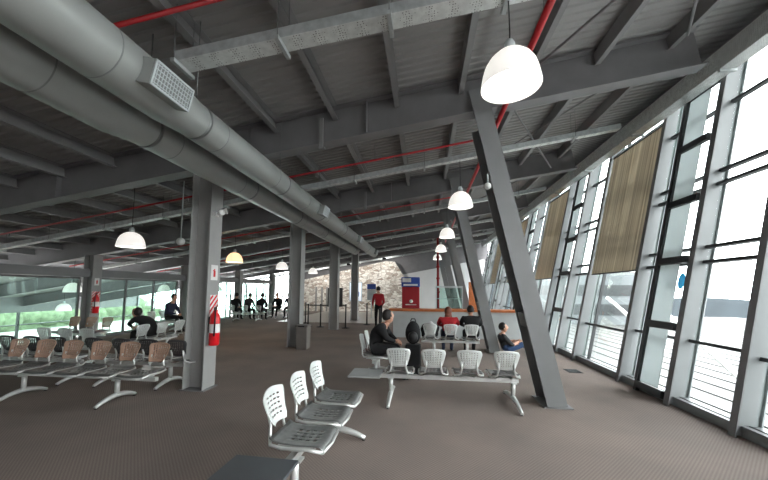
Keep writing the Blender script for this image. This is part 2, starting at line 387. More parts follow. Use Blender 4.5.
# ------------------------------------------------------------------ leaning window wall on the right
TOPZ = 5.15
lv = V((LEAN, 0, 1)).normalized(); nv = V((1, 0, -LEAN)).normalized(); yv = V((0, 1, 0))
def wpt(y, z, off): return V((wx(z, off), y, z))
def wbar(mb, y, z0, z1, off, hw, hd): mb.bar(wpt(y, z0, off), wpt(y, z1, off), yv * hw, nv * hd); return mb
A0 = 4.15                                    # post line offsets in a 3.9 m module
MOD = {'A': 0, 'B': .98, 'L': 1.66, 'C': 2.15}
posts = []
BN = {-2: 'behind the camera', -1: 'beside the camera', 0: 'in the nearest glazed bay', 1: 'in the second glazed bay', 2: 'in the third glazed bay', 3: 'in the fourth glazed bay', 4: 'in the far glazed bay'}
for k in range(-1, 5):
    for key in 'ABC':
        y = A0 + 3.9 * k + MOD[key]
        if y < -3.5 or y > 23.5: continue
        what = {'A': 'plain leaning window post', 'B': 'leaning window post carrying the ladder-like battens', 'C': 'leaning window post beside the beige blind' if k >= 0 else 'leaning window post'}[key]
        t = thing('window_post', f'pale grey steel {what} {BN[k]}', 'post', (wx(0, .13), y, 0))
        m_ = MB(); hw = .045 if key != 'B' else .05
        wbar(m_, y, .0, TOPZ, .008, hw, .008); m_.build('inner_flange', M['darksteel'], t)
        m_ = MB(); wbar(m_, y, .0, TOPZ, .13, .012, .11); m_.build('web', M['post'], t)
        m_ = MB(); wbar(m_, y, .0, TOPZ, .25, hw, .008); m_.build('outer_flange', M['post'], t)
        posts.append(y)
    # ladder battens between B and L
    yB, yL = A0 + 3.9 * k + MOD['B'], A0 + 3.9 * k + MOD['L']
    if yB < -3: continue
    t = thing('ladder_frame', f'steel ladder frame with dark battens and pale panel {BN[k]}', 'frame', (wx(0, .13), (yB + yL) / 2, 0))
    m_ = MB(); wbar(m_, yL, 0, TOPZ, .03, .03, .03); m_.build('chord', M['frame'], t)
    m_ = MB(); wbar(m_, yB + .09, 0, TOPZ, .05, .008, .012); m_.build('chord', M['frame'], t)
    for z in (.1, 1.08, 2.08, 3.02, 3.95, 4.85):
        MB().bar(wpt(yB + .115, z, .03), wpt(yL - .03, z, .03), nv * .03, lv * .055).build('batten', M['frame'], t)
    for z0, z1 in ((.16, 1.02), (1.14, 2.02), (2.14, 2.96), (3.08, 3.89), (4.01, 4.79)):
        MB().bar(wpt(yL - .22, z0, .045), wpt(yL - .22, z1, .045), yv * .2, nv * .006).build('panel', M['frost'], t)
# glazing per opening
wn = 0
allp = sorted(posts)
for k in range(-1, 5):
    b = A0 + 3.9 * k
    spans = [(b, b + MOD['B'], 'ab'), (b + MOD['B'], b + MOD['C'], 'bc'), (b + MOD['C'], b + 3.9, 'ca')]
    for ya, yb, kind in spans:
        if yb > 24: yb = 23.9
        if ya < -3.6: continue
        wn += 1
        w_ = MB().bar(wpt(ya + .02, 2.6, .2), wpt(yb - .02, 2.6, .2), lv * 2.55, nv * .004).build(f'window_{wn}', M['glass']); w_['kind'] = 'structure'
        fr = MB()
        for z in ((.1, .9, 2.02, 2.24, 3.16, 3.36, 4.4, 5.08) if kind != 'ca' else (.1, .85, 2.5, 2.72, 3.6, 3.8, 5.08)):
            fr.bar(wpt(ya + .02, z, .17), wpt(yb - .02, z, .17), lv * .022, nv * .03)
        fr.build('transom', M['frame'], w_)
        fr = MB()
        for f in ((.1, .0) if kind == 'ab' else (.78, 0) if kind == 'ca' else (.8,)):
            if f: wbar(fr, ya + (yb - ya) * f, .1, 5.1, .17, .014, .03)
        fr.build('mullion', M['frame'], w_)
# sill, head and upper closing panel
struct('baseboard_right', MB().bar((wx(.0, .2), Y0, .06), (wx(.0, .2), 24, .06), (.1, 0, 0), (0, 0, .06)), M['post'])
struct('trim_1', MB().box(4.52, 4.9, Y0, 24.2, 5.16, 5.3), M['darksteel'])
struct('wall_right', MB().prism([(4.74, Y0, 5.3), (4.9, Y0, 5.3), (4.9, Y0, zd(4.9) - .01), (4.74, Y0, zd(4.74) - .01)], (0, 28.2, 0)), M['darksteel'])
# galvanised tray along the head of the windows
t = thing('head_tray', 'long perforated galvanised tray along the top of the windows', 'cable tray', (4.3, 10, 4.74))
m_ = MB(); m_.box(4.2, 4.42, Y0 + .2, 23.8, 4.77, 4.78); m_.build('tray_floor', M['perf'], t)
m_ = MB(); m_.box(4.2, 4.21, Y0 + .2, 23.8, 4.78, 5.06); m_.build('side', M['perf'], t)
m_ = MB(); m_.box(4.41, 4.42, Y0 + .2, 23.8, 4.78, 4.93); m_.build('side', M['perf'], t)
for y in [FR[0] + 1.95 * i for i in range(11)]: MB().box(4.2, 4.42, y - .02, y + .02, 4.73, 4.768).build('bracket', M['galv'], t)
# blinds
BL = ['beige vertical-stripe window blind, the large one nearest the camera', 'beige window blind seen second along the glass wall', 'beige window blind third along the glass wall', 'small far beige window blind']
for k in range(0, 4):
    ya, yb = A0 + 3.9 * k + MOD['C'] + .06, A0 + 3.9 * (k + 1) - .06
    zl, zh = 1.98, 4.74
    t = thing('window_blind', BL[k], 'blind', (wx(zl, .06), (ya + yb) / 2, zl))
    m_ = MB(); ns = 30
    for i in range(ns):
        y0_, y1_ = ya + (yb - ya) * (i - .1) / ns, ya + (yb - ya) * (i + 1.1) / ns
        o0, o1 = .061 + random.uniform(0, .004), .053 + random.uniform(-.003, 0)
        q = [m_.bm.verts.new(wpt(y0_, zl, o0)), m_.bm.verts.new(wpt(y1_, zl, o1)), m_.bm.verts.new(wpt(y1_, zh, o1)), m_.bm.verts.new(wpt(y0_, zh, o0))]
        q2 = [m_.bm.verts.new(v.co + nv * .002) for v in q]
        m_._f(q); m_._f(q2[::-1])
        for a, b in ((0, 1), (1, 2), (2, 3), (3, 0)): m_._f([q[a], q2[a], q2[b], q[b]])
    m_.build('slat_curtain', M['blind'], t)
    MB().bar(wpt(ya, zl, .06), wpt(yb, zl, .06), lv * .012, nv * .012).build('bottom_bar', M['frame'], t)
    MB().bar(wpt(ya, zh, .06), wpt(yb, zh, .06), lv * .03, nv * .03).build('head_rail', M['frame'], t)
# sticker on the glass of the lattice bay
yS = A0 + MOD['B'] + .37
s_ = MB(); p = wpt(yS, 1.76, .19); cir = [p + yv * math.cos(a * PI / 8) * .07 + lv * math.sin(a * PI / 8) * .13 for a in range(16)]
s_.prism(cir, nv * -.003); tag(s_.build('sticker', M['cyan']), 'bright blue oval sticker on the glass beside the ladder frame', 'sticker')
# floor grille by the glass
t = thing('floor_grille', 'small dark floor grille in the carpet by the windows', 'grille', (2.95, 6.95, 0))
MB().box(2.82, 3.08, 6.82, 7.12, 0, .006).build('frame', M['black'], t)
m_ = MB()
for i in range(6): m_.box(2.84, 3.06, 6.85 + i * .045, 6.87 + i * .045, .006, .012)
m_.build('slat', M['frame'], t)

# ------------------------------------------------------------------ left side: header, glass, lower hall
for k in range(2, 5):
    ya, yb = FR[k] - .2 + .15, FR[k + 1] - .2 - .15
    q = {2: 'right of', 3: 'far behind', 4: 'farthest behind'}[k]
    o = MB().box(-10.15, -9.95, ya, yb, 1.93, 2.17).build('header_beam', M['steel']); tag(o, f'pale grey header beam over the glass screen, {q} the left extinguisher column', 'beam')
o = MB().box(-10.15, -9.95, 2.2, FR[2] - .35, 1.93, 2.17).build('header_beam', M['steel']); tag(o, 'pale grey header beam at the left edge over the glass screen', 'beam')
for k in range(1, 5):
    ya, yb = (2.4 if k == 1 else FR[k] + .14), FR[k + 1] - .24
    w_ = MB().box(-10.46, -10.452, ya, yb, .06, 1.9).build(f'window_{wn + k}', M['gglass']); w_['kind'] = 'structure'
    m_ = MB(); m_.box(-10.5, -10.41, ya, yb, 1.88, 1.93); m_.box(-10.5, -10.41, ya, yb, 0, .06)
    for i in range(4): y = ya + (yb - ya) * i / 3; m_.box(-10.49, -10.42, y - .02, y + .02, .06, 1.9)
    m_.build('frame', M['darksteel'], w_)
struct('wall_left_upper', MB().box(XL - .15, XL, Y0, Y1, .12, zd(XL - .15) - .02), M['darksteel'])
struct('wall_left', MB().box(XL - .15, XL, Y0, Y1, -4.1, -1.8), M['wallwhite'])
for i in range(7):
    ya = Y0 + 4.08 * i
    w_ = MB().box(XL - .08, XL - .07, ya + .05, ya + 4.03, -1.8, .12).build(f'window_{wn + 10 + i}', M['glass']); w_['kind'] = 'structure'
    m_ = MB(); m_.box(XL - .12, XL, ya, ya + .1, -1.8, .12); m_.box(XL - .12, XL, ya, ya + 4.08, -.66, -.6)
    m_.build('mullion', M['frame'], w_)
# outside on the left
tag(MB().box(-60, XL - .3, -20, 50, -2.1, -1.9).build('pavement', M['paving']), 'pale pavement outside the left windows', 'pavement', kind='structure')
m_ = MB()
for i in range(60):
    y = -6 + i * .7 + random.uniform(-.1, .1)
    m_.ball((-34 + random.uniform(-.6, .6), y, random.uniform(-1.4, -.6)), random.uniform(.9, 1.5), None, random.uniform(.9, 1.5), 9, 6)
m_.box(-35, -33, -7, 37, -1.9, -.9)
tag(m_.build('hedge', M['grass']), 'long green hedge outside the left windows', 'hedge')

# ------------------------------------------------------------------ end walls
poly = [(-9.6, 22.95, 0), (-1.42, 22.95, 0), (-1.42, 22.95, 2.52), (-2.1, 22.95, 3.62), (-2.75, 22.95, 3.68), (-9.6, 22.95, 2.15)]
struct('wall_stone', MB().prism(poly, (0, .4, 0)), M['stone'])
struct('wall_far', MB().prism([(-9.6, 24.3, 0), (4.7, 24.3, 0), (4.7, 24.3, zd(4.7) - .02), (-9.6, 24.3, zd(-9.6) - .02)], (0, .25, 0)), M['darksteel'])
struct('wall_far_panel', MB().prism([(-1.6, 24.1, 0), (4.4, 24.1, 0), (4.4, 24.1, 3.9), (-1.6, 24.1, 2.75)], (0, .15, 0)), M['wallwhite'])
struct('wall_back', MB().prism([(XL, Y0, -4.1), (4.9, Y0, -4.1), (4.9, Y0, zd(4.9) - .02), (XL, Y0, zd(XL) - .02)], (0, -.2, 0)), M['wallwhite'])
w_ = MB().prism([(XL, 24.4, -4), (-9.6, 24.4, -4), (-9.6, 24.4, zd(-9.6) - .1), (XL, 24.4, zd(XL) - .1)], (0, .012, 0)).build(f'window_{wn + 30}', M['glass']); w_['kind'] = 'structure'
m_ = MB()
for i in range(10): x = XL + i * 1.6; m_.box(x, x + .07, 24.34, 24.4, -4, zd(x) - .1)
m_.box(XL, -9.6, 24.34, 24.4, 1.0, 1.06); m_.build('mullion', M['frame'], w_)

# ------------------------------------------------------------------ ducts
DUCT = [(-2.33, 3.315, .214, .185, 'galvanised grey air duct nearer the windows, with side grilles', 14.8),
        (-2.88, 3.255, .222, .185, 'galvanised grey air duct nearer the column row', 13.2)]
for j, (x, z, r0, r1, lab, ye) in enumerate(DUCT):
    t = thing('air_duct', lab, 'duct', (x, 5, z))
    ys = [-3.5, 2.5, 2.8, ye]; rr = [r0, r0, r1, r1]
    MB().lathe([(r, y) for y, r in zip(ys, rr)], (x, 0, z), 40, (0, 1, 0), cap=True).build('duct_shell', M['duct'], t)
    y = -2.0
    while y < ye:
        r = r0 if y < 2.6 else r1
        MB().lathe([(r + .001, -.006), (r + .003, -.004), (r + .003, .004), (r + .001, .006)], (x, y, z), 40, (0, 1, 0)).build('seam_ring', M['seam'], t)
        y += 1.3
    for y in [.95 + 1.95 * i for i in range(8)]:
        if y > ye: break
        r = r0 if y < 2.6 else r1
        MB().lathe([(r + .001, -.02), (r + .004, -.02), (r + .004, .02), (r + .001, .02)], (x, y, z), 40, (0, 1, 0)).build('hanger_strap', M['rod'], t)
        MB().tube([(x, y, z + r), (x, y, zd(x) - .02)], .006, 6).build('hanger_rod', M['rod'], t)
    if j == 0:
        for y in (2.26, 6.5, 10.4, 14.0):
            r = r0 if y < 2.6 else r1
            c0 = V((x, y, z)); dirv = V((.97, 0, -.24)).normalized(); upv = V((.24, 0, .97)).normalized()
            s1 = .2 if y < 3 else .17; s2 = .1 if y < 3 else .1
            g = MB().obox(c0 + dirv * (r + .02), dirv * .07, V((0, s1, 0)), upv * s2).build('grille_box', M['duct'], t)
            f = c0 + dirv * (r + .094)
            MB().obox(f, dirv * .004, V((0, s1 - .015, 0)), upv * (s2 - .015)).build('grille_back', M['seam'], g)
            m_ = MB()
            for i in range(13): m_.obox(f + V((0, -s1 + .03 + (2 * s1 - .06) * i / 12, 0)) + dirv * .006, dirv * .004, V((0, .003, 0)), upv * (s2 - .014))
            for i in range(5): m_.obox(f + upv * (-s2 + .03 + (2 * s2 - .06) * i / 4) + dirv * .007, dirv * .004, V((0, s1 - .014, 0)), upv * .003)
            for sg in (-1, 1):
                m_.obox(f + V((0, sg * (s1 - .008), 0)) + dirv * .006, dirv * .006, V((0, .008, 0)), upv * s2)
                m_.obox(f + upv * sg * (s2 - .008) + dirv * .006, dirv * .006, V((0, s1, 0)), upv * .008)
            m_.build('grille_bars', M['panel'], g)

# ------------------------------------------------------------------ cable trays
TY = [2.78 + 3.9 * k for k in range(6)]
TO = ['nearest the camera', 'second from the camera', 'third from the camera', 'fourth from the camera', 'fifth from the camera', 'farthest from the camera']
ZT = [(4.13, .125)] + [(4.2, .158)] * 5
for k, y in enumerate(TY):
    zt = lambda x, k=k: ZT[k][0] + ZT[k][1] * x
    xa, xb = (-2.42 if k == 0 else -13.5), 3.88
    t = thing('cable_tray', 'perforated galvanised cable tray across the hall, ' + TO[k], 'cable tray', (0, y, zt(0)))
    w = .09 if k == 0 else .065
    p0, p1 = V((xa, y, zt(xa))), V((xb, y, zt(xb)))
    MB().bar(p0, p1, (0, w, 0), (0, 0, .004)).build('tray_floor', M['perf'], t)
    for sg in (-1, 1):
        o_ = V((0, sg * w, .05)); MB().bar(p0 + o_, p1 + o_, (0, .003, 0), (0, 0, .05)).build('side', M['galv'], t)
    x = xa + .02
    while x < xb:
        MB().box(x - .02, x + .02, y - w - .05, y + w + .05, zt(x) - .045, zt(x) - .007).build('hanger_bracket', M['galv'], t)
        m_ = MB()
        for sg in (-1, 1): m_.tube([(x, y + sg * (w + .03), zt(x) - .04), (x, y + sg * (w + .03), zd(x) - .01)], .005, 6)
        m_.build('hanger_rod', M['rod'], t)
        x += 1.05 if k == 0 else 1.5

# ------------------------------------------------------------------ sprinkler pipes
PO = ['nearest the camera', 'second from the camera', 'third from the camera', 'fourth from the camera', 'fifth from the camera']
for k, y in enumerate([2.48 + 3.9 * i for i in range(5)]):
    t = thing('sprinkler_pipe', 'thin red sprinkler pipe across the hall, ' + PO[k], 'pipe', (0, y, 4.5))
    xa, xb = -13, (1.2 if k else -1.2)
    f = lambda x, k=k: (4.485 if k == 0 else 4.44) + (.15 if k == 0 else .157) * x
    MB().tube([(xa, y, f(xa)), (xb, y, f(xb))], .022, 8).build('pipe_run', M['red'], t)
    x = xa + .5
    while x < xb:
        MB().tube([(x, y, f(x) + .02), (x, y, zd(x) - .02)], .005, 6).build('hanger_rod', M['rod'], t)
        MB().lathe([(.005, -.08), (.02, -.07), (.008, -.04), (.014, 0)], (x + .4, y, f(x + .4) - .015), 8).build('sprinkler_head', M['rod'], t)
        x += 2.3
t = thing('sprinkler_main', 'thick red sprinkler main running along the hall beside the leaning columns', 'pipe', (1.2, 8, 4.4))
MB().tube([(1.2, -3.8, 4.32), (1.2, 22, 4.32)], .038, 12).build('pipe_run', M['red'], t)
for y in [2.48 + 3.9 * i for i in range(5)]:
    MB().lathe([(.05, -.06), (.05, .06)], (1.2, y, 4.32), 12, (0, 1, 0), cap=True).build('coupling', M['red'], t)
for y in [1.2 + 1.95 * i for i in range(10)]: MB().tube([(1.2, y, 4.355), (1.2, y, zd(1.2) - .02)], .006, 6).build('hanger_rod', M['rod'], t)
# steel hangers bolted to the near faces of two roof beams
for k, lab in ((1, 'short steel hanger bracket on the near face of the second roof beam'), (2, 'short steel hanger bracket on the near face of the third roof beam')):
    y = FR[k] - .125; x = -1.62; z = zb(x)
    t = thing('hanger_bracket', lab, 'bracket', (x, y, z))
    MB().box(x - .03, x + .03, y - .012, y + .012, z - .1, z + .4).build('strap', M['purlin'], t)
    MB().box(x - .03, x + .07, y - .05, y + .012, z - .12, z - .1).build('foot', M['purlin'], t)
# roof tie rods
TR = [((1.15, 5.0, .52), (3.3, 8.6, .1)), ((3.5, 5.0, .4), (1.3, 8.5, .4)), ((1.5, 1.1, .35), (3.6, 4.6, .35)), ((3.6, 1.1, .29), (1.5, 4.6, .29)), ((1.0, 8.9, .3), (3.4, 12.4, .3)), ((3.4, 8.9, .26), (1.1, 12.4, .26))]
TN = ['from the nearest leaning column towards the windows', 'crossing above the tray towards the second leaning column', 'over the nearest dome lamp', 'crossing over the nearest dome lamp', 'in the third roof bay', 'crossing in the third roof bay']
for (p, q), nme in zip(TR, TN):
    a, b = V((p[0], p[1], zb(p[0]) + p[2])), V((q[0], q[1], zb(q[0]) + q[2]))
    tag(MB().tube([a, b], .018, 8).build('tie_rod', M['purlin']), 'thin grey diagonal roof tie rod ' + nme, 'rod')

# ------------------------------------------------------------------ dome lamps
def lamp(x, y, z, ztop, label, warm=False, r=.25, power=7, group=None):
    t = thing('pendant_lamp', label, 'lamp', (x, y, z), group=group)
    prof = [(.05, .17), (.08, .165), (.13, .14), (.18, .09), (.215, .03), (.235, -.04), (.25, -.12), (.253, -.15)]
    pr = [(a * r / .25, b) for a, b in prof]
    pr += [(a * r / .25 - .004, b - .001) for a, b in reversed(prof)]
    MB().lathe(pr, (x, y, z), 32).build('shade', M['warmshade' if warm else 'shade'], t)
    MB().lathe([(.001, .29), (.03, .285), (.045, .25), (.05, .17), (.001, .165)], (x, y, z), 16).build('lamp_holder', M['panel'], t)
    MB().ball((x, y, z + .05), .055, None, .08, 12, 8).build('bulb', M['warmbulb' if warm else 'bulb'], t)
    MB().tube([(x, y, z + .28), (x + .004, y, (z + ztop) / 2), (x, y, ztop)], .006, 6).build('cord', M['black'], t)
    l = bpy.data.lights.new('lamp_light', 'POINT'); l.energy = power; l.shadow_soft_size = .07; l.color = (1, .74, .5) if warm else (1, .96, .9)
    lo = bpy.data.objects.new('lamp_light', l); C.objects.link(lo); lo.location = (0, 0, -.06); lo.parent = t
LR = ['nearest the camera', 'second from the camera', 'third from the camera', 'fourth from the camera', 'fifth from the camera']
for k, y in enumerate(TY[:5]): lamp(.76, y, 3.52 if k == 0 else 3.47, ZT[k][0] + ZT[k][1] * .76 - .005, f'white dome pendant lamp over the right-hand seats, {LR[k]}')
for k, y in enumerate([6.1, 9.9, 13.5, 17.5]):
    lab = ['white dome pendant lamp left of the nearest column', 'warm-lit dome pendant lamp with orange glow right of the nearest column', 'white dome pendant lamp left of the column with the bin', 'small far white dome pendant lamp right of the column with the bin'][k]
    lamp(-6.25, y, 2.63, zd(-6.25) - .02, lab, k == 1, .26, 22 if k == 1 else 7)
for k, y in enumerate([9.6, 13.5, 17.4]):
    lamp(-11.95, y, 1.6, zd(-11.95) - .02, 'white dome lamp beyond the green glass, ' + ['just left of the left extinguisher column', 'right of the left extinguisher column', 'seen just right of the nearest column'][k], False, .25, 6)
for k, y in enumerate([12.7, 17.4, 21.5]):
    lamp(-16.2, y, .72, zd(-16.2) - .02, 'lower white dome lamp over the hall below, ' + ['directly under another lamp by the left column', 'above the bent-over sitter', 'far behind seated people'][k], False, .27, 6)
# small ceiling items
def globe(x, y, z, ztop, label, r=.08, name='pendant_speaker'):
    t = thing(name, label, 'speaker', (x, y, z))
    MB().ball((x, y, z), r).build('globe', M['white'], t); MB().tube([(x, y, z + r * .9), (x, y, ztop)], .012, 8).build('stem', M['panel'], t)
globe(-5.25, 6.3, 2.62, zd(-5.25) - .02, 'small white ball speaker on a rod left of the nearest column', .085)
globe(.93, 4.72, 3.12, 3.3, 'small white dome on the side of the large leaning column', .05, 'camera_dome')
t = thing('spotlight', 'small white twin spotlight high on the nearest column', 'spotlight', (-3.35, 4.85, 2.83))
MB().box(-3.445, -3.40, 4.81, 4.89, 2.80, 2.86).build('mount', M['white'], t)
for s_ in (0, 1): MB().lathe([(.02, 0), (.03, .02), (.05, .09), (.052, .1), (.001, .095)], (-3.38, 4.84 + .06 * s_, 2.83 + .05 * s_), 14, (.8, -.3 + .6 * s_, .2)).build('lamp_head', M['white'], t)

# ------------------------------------------------------------------ beam seating
def grid_panel(nu, nv_, pos, hole, th=.004):
    m_ = MB(); vs = {}; keep = []
    for i in range(nu):
        for j in range(nv_):
            if not hole(i, j): keep.append((i, j))
    def vert(i, j, s):
        k = (i, j, s)
        if k not in vs: p, n_ = pos(i / nu, j / nv_); vs[k] = m_.bm.verts.new(p + n_ * s * th)
        return vs[k]
    ks = set(keep)
    for i, j in keep:
        for s in (-1, 1):
            q = [vert(i, j, s), vert(i + 1, j, s), vert(i + 1, j + 1, s), vert(i, j + 1, s)]
            m_._f(q if s > 0 else q[::-1], True)
        for (di, dj), (a, b) in (((-1, 0), ((i, j), (i, j + 1))), ((1, 0), ((i + 1, j), (i + 1, j + 1))), ((0, -1), ((i, j), (i + 1, j))), ((0, 1), ((i, j + 1), (i + 1, j + 1)))):
            if (i + di, j + dj) not in ks: m_._f([vert(*a, -1), vert(*b, -1), vert(*b, 1), vert(*a, 1)])
    return m_
def back_pos(u, v):
    h = .52 + .272 * v
    hw = .118 + .052 * min(1, v * 1.25)
    if v > .8: hw *= math.sqrt(max(0, 1 - ((v - .8) / .27) ** 2)) * .35 + .65
    if v < .12: hw *= .8 + .2 * v / .12
    x = (u - .5) * 2 * hw
    z = h - .02 * (2 * u - 1) ** 2 * v
    y = -.215 - .075 * v + .03 * (2 * u - 1) ** 2 - .012 * math.sin(v * PI)
    return V((x, y, z)), V((0, 1, .2)).normalized()
def slots(i, j):      # wide slots: five rows of four
    return 3 <= i < 15 and (i - 3) % 3 < 2 and 4 <= j < 19 and (j - 4) % 3 == 0
def holes(i, j):      # square holes grid
    return 2 <= i < 16 and i % 2 == 0 and 4 <= j < 20 and j % 2 == 0
def seat_pos(u, v):
    hw = .192 - .012 * v
    x = (u - .5) * 2 * hw
    y = .24 - .43 * v
    z = .43 - .016 * math.sin(PI * min(1, v * 1.1)) * (1 - (2 * u - 1) ** 2 * .6) + .010 * (2 * u - 1) ** 2
    if v < .12: z -= .03 * (1 - v / .12) ** 2
    if v > .85: z += .03 * ((v - .85) / .15) ** 2
    return V((x, y, z)), V((0, 0, 1))
BACK = {}
def meshes():
    d = {}
    o = grid_panel(18, 22, back_pos, slots).build('backrest', M['whiteseat']); d['slot'] = o.data; bpy.data.objects.remove(o)
    o = grid_panel(18, 22, back_pos, holes).build('backrest', M['whiteseat']); d['hole'] = o.data; bpy.data.objects.remove(o)
    o = grid_panel(14, 14, seat_pos, lambda i, j: 3 <= i < 11 and 3 <= j < 11 and i % 2 == 1 and j % 2 == 1, .0035).build('seat', M['seatpan']); d['seat'] = o.data; bpy.data.objects.remove(o)
    m_ = MB()
    for s in (-1, 1):
        m_.tube([(s * .19, .24, .4), (s * .205, .12, .42), (s * .205, -.08, .415), (s * .18, -.18, .42), (s * .12, -.215, .45), (s * .1, -.222, .53), (s * .105, -.24, .62)], .0135, 8)
    m_.tube([(-.19, .24, .4), (0, .252, .392), (.19, .24, .4)], .0135, 8)
    o = m_.build('seat_frame', M['chrome']); d['frame'] = o.data; bpy.data.objects.remove(o)
    m_ = MB()
    for s in (-1, 1): m_.obox((s * .1, -.0, .385), (.02, 0, 0), (0, .15, 0), (0, 0, .012))
    m_.obox((0, 0, .37), (.13, 0, 0), (0, .05, 0), (0, 0, .008))
    o = m_.build('bracket', M['chrome']); d['bracket'] = o.data; bpy.data.objects.remove(o)
    m_ = MB(); m_.tube([(-.19, -.23, .02), (-.19, -.22, .02)], .01, 4); m_.bm.clear()
    return d
BD = meshes()
def inst(name, data, parent, loc=(0, 0, 0)):
    o = bpy.data.objects.new(name, data); C.objects.link(o); o.parent = parent; o.location = loc; return o
def bench(label, loc, rz, n, sp=.485, back='hole', feet=(0,), foot=(-.27, .3), table=None, tmat='paletop', tlen=(-.22, .22), group=None, bmat=None):
    t = thing('beam_bench', label, 'bench', loc, rz, group)
    x0, x1 = -.24, (n - 1) * sp + .24
    if table == 'start': x0 -= .46
    if table == 'end': x1 += .5
    x0 = min(x0, min(feet) - .03); x1 = max(x1, max(feet) + .03)
    MB().bar((x0 + .03, 0, .335), (x1 - .03, 0, .335), (0, .028, 0), (0, 0, .026)).build('beam', M['chrome'], t, False)
    for i in range(n):
        s = inst('seat', BD['seat'], t, (i * sp, 0, 0))
        bk = inst('backrest', BD[back], s); inst('seat_frame', BD['frame'], s); inst('bracket', BD['bracket'], s)
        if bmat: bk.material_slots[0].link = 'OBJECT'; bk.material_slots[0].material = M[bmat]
    for f in feet:
        a, b = foot; mid = (a + b) / 2
        m_ = MB(); N = 12; A = []
        for i in range(N + 1):
            u = i / N; y = a + (b - a) * u; z = .022 + .075 * math.sin(PI * u) ** .9
            A.append((f, y, z))
        m_.tube(A, .022, 8, True, [.022 + .014 * math.sin(PI * i / N) for i in range(N + 1)])
        m_.tube([(f, mid * .6, .09), (f, .0, .2), (f, 0, .312)], .032, 10)
        m_.obox((f, 0, .306), (.04, 0, 0), (0, .06, 0), (0, 0, .008))
        lg = m_.build('leg', M['chrome'], t, False)
        for y in (a + .015, b - .015): MB().lathe([(.018, 0), (.02, .006), (.014, .014)], (f, y, 0), 10, cap=True).build('foot_pad', M['rubber'], lg, False)
    if table:
        xc = -.47 if table == 'start' else (n - 1) * sp + .55
        tb = MB().rbox(xc - .225, xc + .225, tlen[0], tlen[1], .385, .41, .008, 2).build('side_table', M[tmat], t, False)
        tb['label'] = ('dark' if tmat == 'tabletop' else 'pale') + ' flat table plate at the end of the bench'
        MB().obox((xc, 0, .373), (.08, 0, 0), (0, .08, 0), (0, 0, .012)).build('bracket', M['chrome'], tb, False)
    return t
bench('three-seat steel bench in the foreground with white slotted backs and dark end table', (-.95, 3.53, 0), -PI / 2 - .03, 3, .475, 'slot', (.02, 1.08), (-.3, .32), 'end', 'tabletop', (-.36, .115))
bench('four-seat steel bench seen from behind, with pale table plate at its left end', (-.36, 4.82, 0), 0, 4, .487, 'hole', (-.13, 1.6), (-.4, .52), 'start', 'paletop', (-.38, .08))
bench('three-seat bench beyond the four-seat bench, with a red-topped sitter', (.14, 8.15, 0), 0, 3, .49, 'hole', (.1, .9), (-.27, .3))
bench('side-on bench holding the sitter in black beside the suitcase', (-.88, 6.35, 0), -PI / 2, 2, .5, 'hole', (.1, .45), (-.27, .3))
bench('left front steel bench with reflection-tinted tan backrests, facing the camera', (-3.92, 4.16, 0), PI, 6, .49, 'hole', (.4, 1.95), (-.3, .3), bmat='tan')
bench('left steel bench with shade-coloured backrests, back to back behind the tan one', (-5.4, 4.98, 0), 0, 4, .5, 'hole', (.1, 1.2), (-.3, .3), bmat='shadeback')
bench('far-left steel bench with shade-coloured backrests, continuing the back-to-back row', (-7.6, 4.98, 0), 0, 4, .5, 'hole', (.1, 1.62), (-.3, .3), bmat='shadeback')
bench('steel bench with the bent-over sitter in black, left of the nearest column', (-6.55, 6.6, 0), PI / 2, 3, .55, 'hole', (.1, 1.0), (-.3, .3))
bench('grey steel bench seen from behind, beyond the shade-coloured backrests', (-7.75, 6.0, 0), 0, 3, .5, 'hole', (.1, .9), (-.3, .3))
bench('steel bench with reflection-tinted tan backrests before the green glass, beside the left extinguisher column', (-8.75, 7.75, 0), PI, 3, .52, 'hole', (.1, .95), (-.3, .3), bmat='tan')
bench('bench against the glass with a dark-coated sitter looking right', (-9.3, 11.3, 0), -PI / 2, 4, .5, 'hole', (.1, 1.4), (-.3, .3))
bench('far bench of seated travellers seen right of the nearest column', (-9.6, 15.4, 0), 0, 3, .7, 'hole', (.1, 1.3), (-.3, .3))
bench('far bench of seated travellers before the column with the bin', (-7.6, 17.6, 0), PI, 3, .7, 'hole', (.1, 1.2), (-.3, .3))

